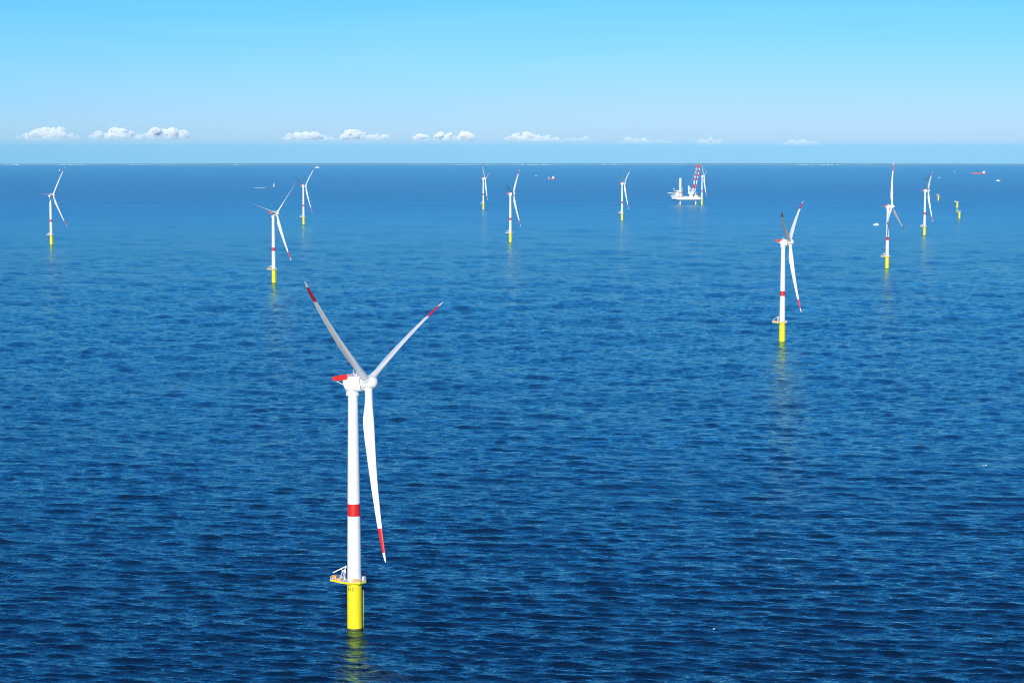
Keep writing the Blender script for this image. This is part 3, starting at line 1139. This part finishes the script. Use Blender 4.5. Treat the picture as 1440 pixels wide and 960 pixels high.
# ------------------------------------------------------------------ clouds: real volumes standing over the land
def cloud_material(dens, seed, size):
    m = bpy.data.materials.new('cloud_vapour')
    m.use_nodes = True
    n, l = m.node_tree.nodes, m.node_tree.links
    n.clear()
    out = n.new('ShaderNodeOutputMaterial')
    pv = n.new('ShaderNodeVolumePrincipled')
    pv.inputs['Color'].default_value = (0.98, 0.98, 0.98, 1)
    pv.inputs['Anisotropy'].default_value = -0.35
    tc = n.new('ShaderNodeTexCoord')
    no = n.new('ShaderNodeTexNoise')
    no.inputs['Scale'].default_value = 0.013
    no.inputs['Detail'].default_value = 5
    no.inputs['Roughness'].default_value = 0.6
    mp = n.new('ShaderNodeMapping')
    mp.inputs['Location'].default_value = (seed * 913.0, seed * 377.0, seed * 129.0)
    l.new(tc.outputs['Object'], mp.inputs['Vector'])
    l.new(mp.outputs[0], no.inputs['Vector'])
    rg = n.new('ShaderNodeMapRange')
    rg.inputs['From Min'].default_value = 0.41
    rg.inputs['From Max'].default_value = 0.62
    rg.inputs['To Min'].default_value = 0.0
    rg.inputs['To Max'].default_value = dens * 4.2
    l.new(no.outputs['Fac'], rg.inputs['Value'])
    # thin towards the base
    sp = n.new('ShaderNodeSeparateXYZ')
    l.new(tc.outputs['Object'], sp.inputs[0])
    hg = n.new('ShaderNodeMapRange')
    hg.inputs['From Min'].default_value = -size * 0.05
    hg.inputs['From Max'].default_value = size * 0.8
    l.new(sp.outputs['Z'], hg.inputs['Value'])
    mu = n.new('ShaderNodeMath')
    mu.operation = 'MULTIPLY'
    l.new(rg.outputs[0], mu.inputs[0])
    l.new(hg.outputs[0], mu.inputs[1])
    l.new(mu.outputs[0], pv.inputs['Density'])
    l.new(pv.outputs[0], out.inputs['Volume'])
    return m


CLOUD_D = 62000.0
CLOUDS = [  # x0, x1, y top, y bottom, density, label
    (26, 110, 177, 197, 0.006, 'wispy white cloud low in the sky at the far left'),
    (126, 200, 179, 196, 0.008, 'white cloud second from the left, joined to a higher bank'),
    (198, 268, 175, 195, 0.009, 'bright arched white cloud over the left horizon, third from the left'),
    (398, 472, 182, 198, 0.009, 'small white cloud fourth from the left, left of the picture centre'),
    (474, 552, 182, 197, 0.009, 'lumpy white cloud fifth from the left, near the picture centre'),
    (577, 604, 187, 198, 0.010, 'very small white cloud left of the roundest one'),
    (609, 647, 184, 198, 0.013, 'bright white cloud touching the roundest cloud on its left'),
    (643, 668, 181, 198, 0.016, 'roundest and brightest small white cloud near the centre'),
    (704, 792, 184, 199, 0.009, 'long bright white cloud right of the centre'),
    (788, 832, 191, 199, 0.003, 'thin faint cloud trailing right from the long bright one'),
    (868, 946, 192, 202, 0.003, 'faint flat cloud above the small turbine beside the jack-up ship'),
    (978, 1024, 193, 204, 0.0022, 'faint small cloud above the crane of the jack-up ship'),
    (1098, 1154, 194, 206, 0.0022, 'faint rightmost cloud above the second largest turbine'),
]


def build_clouds():
    import bmesh
    from mathutils import noise as mn
    for ci, (x0, x1, yt, yb, dens, lab) in enumerate(CLOUDS):
        rnd = random.Random(100 + ci)
        base = along((x0 + x1) / 2, yb, CLOUD_D)
        mpp = CLOUD_D / FPX
        w, h = (x1 - x0) * mpp, (yb - yt) * mpp
        bm = bmesh.new()
        n = max(10, int(w / 38))
        hump = [rnd.uniform(0.4, 1.05) for _ in range(6)]
        for k in range(n):
            u = rnd.random()
            env = float(np.interp(u, np.linspace(0, 1, 8), [0.3] + hump + [0.3]))
            r = rnd.uniform(0.16, 0.34) * h * env + 8
            z = rnd.uniform(0.25, 1.0) * h * env - r * 0.8
            mt = Matrix.Translation(((u - 0.5) * (w - 1.6 * r), rnd.gauss(0, 0.25) * h, max(z, r * 0.4))) @ Matrix.Diagonal((1.6, 1.5, 1.0, 1.0))
            bmesh.ops.create_icosphere(bm, subdivisions=2, radius=r, matrix=mt)
        me = bpy.data.meshes.new('cloud')
        bm.to_mesh(me)
        bm.free()
        tmp = bpy.data.objects.new('cloud_tmp', me)
        rm = tmp.modifiers.new('merge', 'REMESH')
        rm.mode = 'VOXEL'
        rm.voxel_size = max(9.0, h / 28)
        me = evaluated_mesh(tmp)
        me.name = 'cloud'
        new = []
        for v in me.vertices:
            p = v.co / (h * 0.16)
            new.append(v.co + v.normal * h * (0.07 * mn.noise(p + Vector((ci, 0, 0))) + 0.035 * mn.noise(p * 2.3)))
        me.vertices.foreach_set('co', np.array(new, dtype=np.float32).ravel())
        me.update()
        m = cloud_material(dens, ci + 1, h)
        m.cycles.volume_step_rate = 0.5
        me.materials.append(m)
        o = bpy.data.objects.new('cloud', me)
        COL.objects.link(o)
        o.location = base
        o.rotation_euler = (0, 0, -math.atan2(base.x, base.y))
        tag(o, lab, 'cloud', 'low clouds over the coast')


build_clouds()


# ------------------------------------------------------------------ sea haze
def build_haze():
    S = 61500.0
    o = MB().box((-S, -S, sea_z(S, S) - 2), (S, S, 290)).build('haze', 'white')
    m = bpy.data.materials.new('haze_air')
    m.use_nodes = True
    n, l = m.node_tree.nodes, m.node_tree.links
    n.clear()
    out = n.new('ShaderNodeOutputMaterial')
    pv = n.new('ShaderNodeVolumePrincipled')
    pv.inputs['Color'].default_value = (0.19, 0.61, 0.86, 1)
    pv.inputs['Density'].default_value = 1.7e-5
    pv.inputs['Anisotropy'].default_value = -0.25
    l.new(pv.outputs[0], out.inputs['Volume'])
    o.data.materials.clear()
    o.data.materials.append(m)
    tag(o, 'pale blue sea haze filling the air to the horizon', 'haze', kind='stuff')


build_haze()

bpy.data.scenes.remove(TMP)
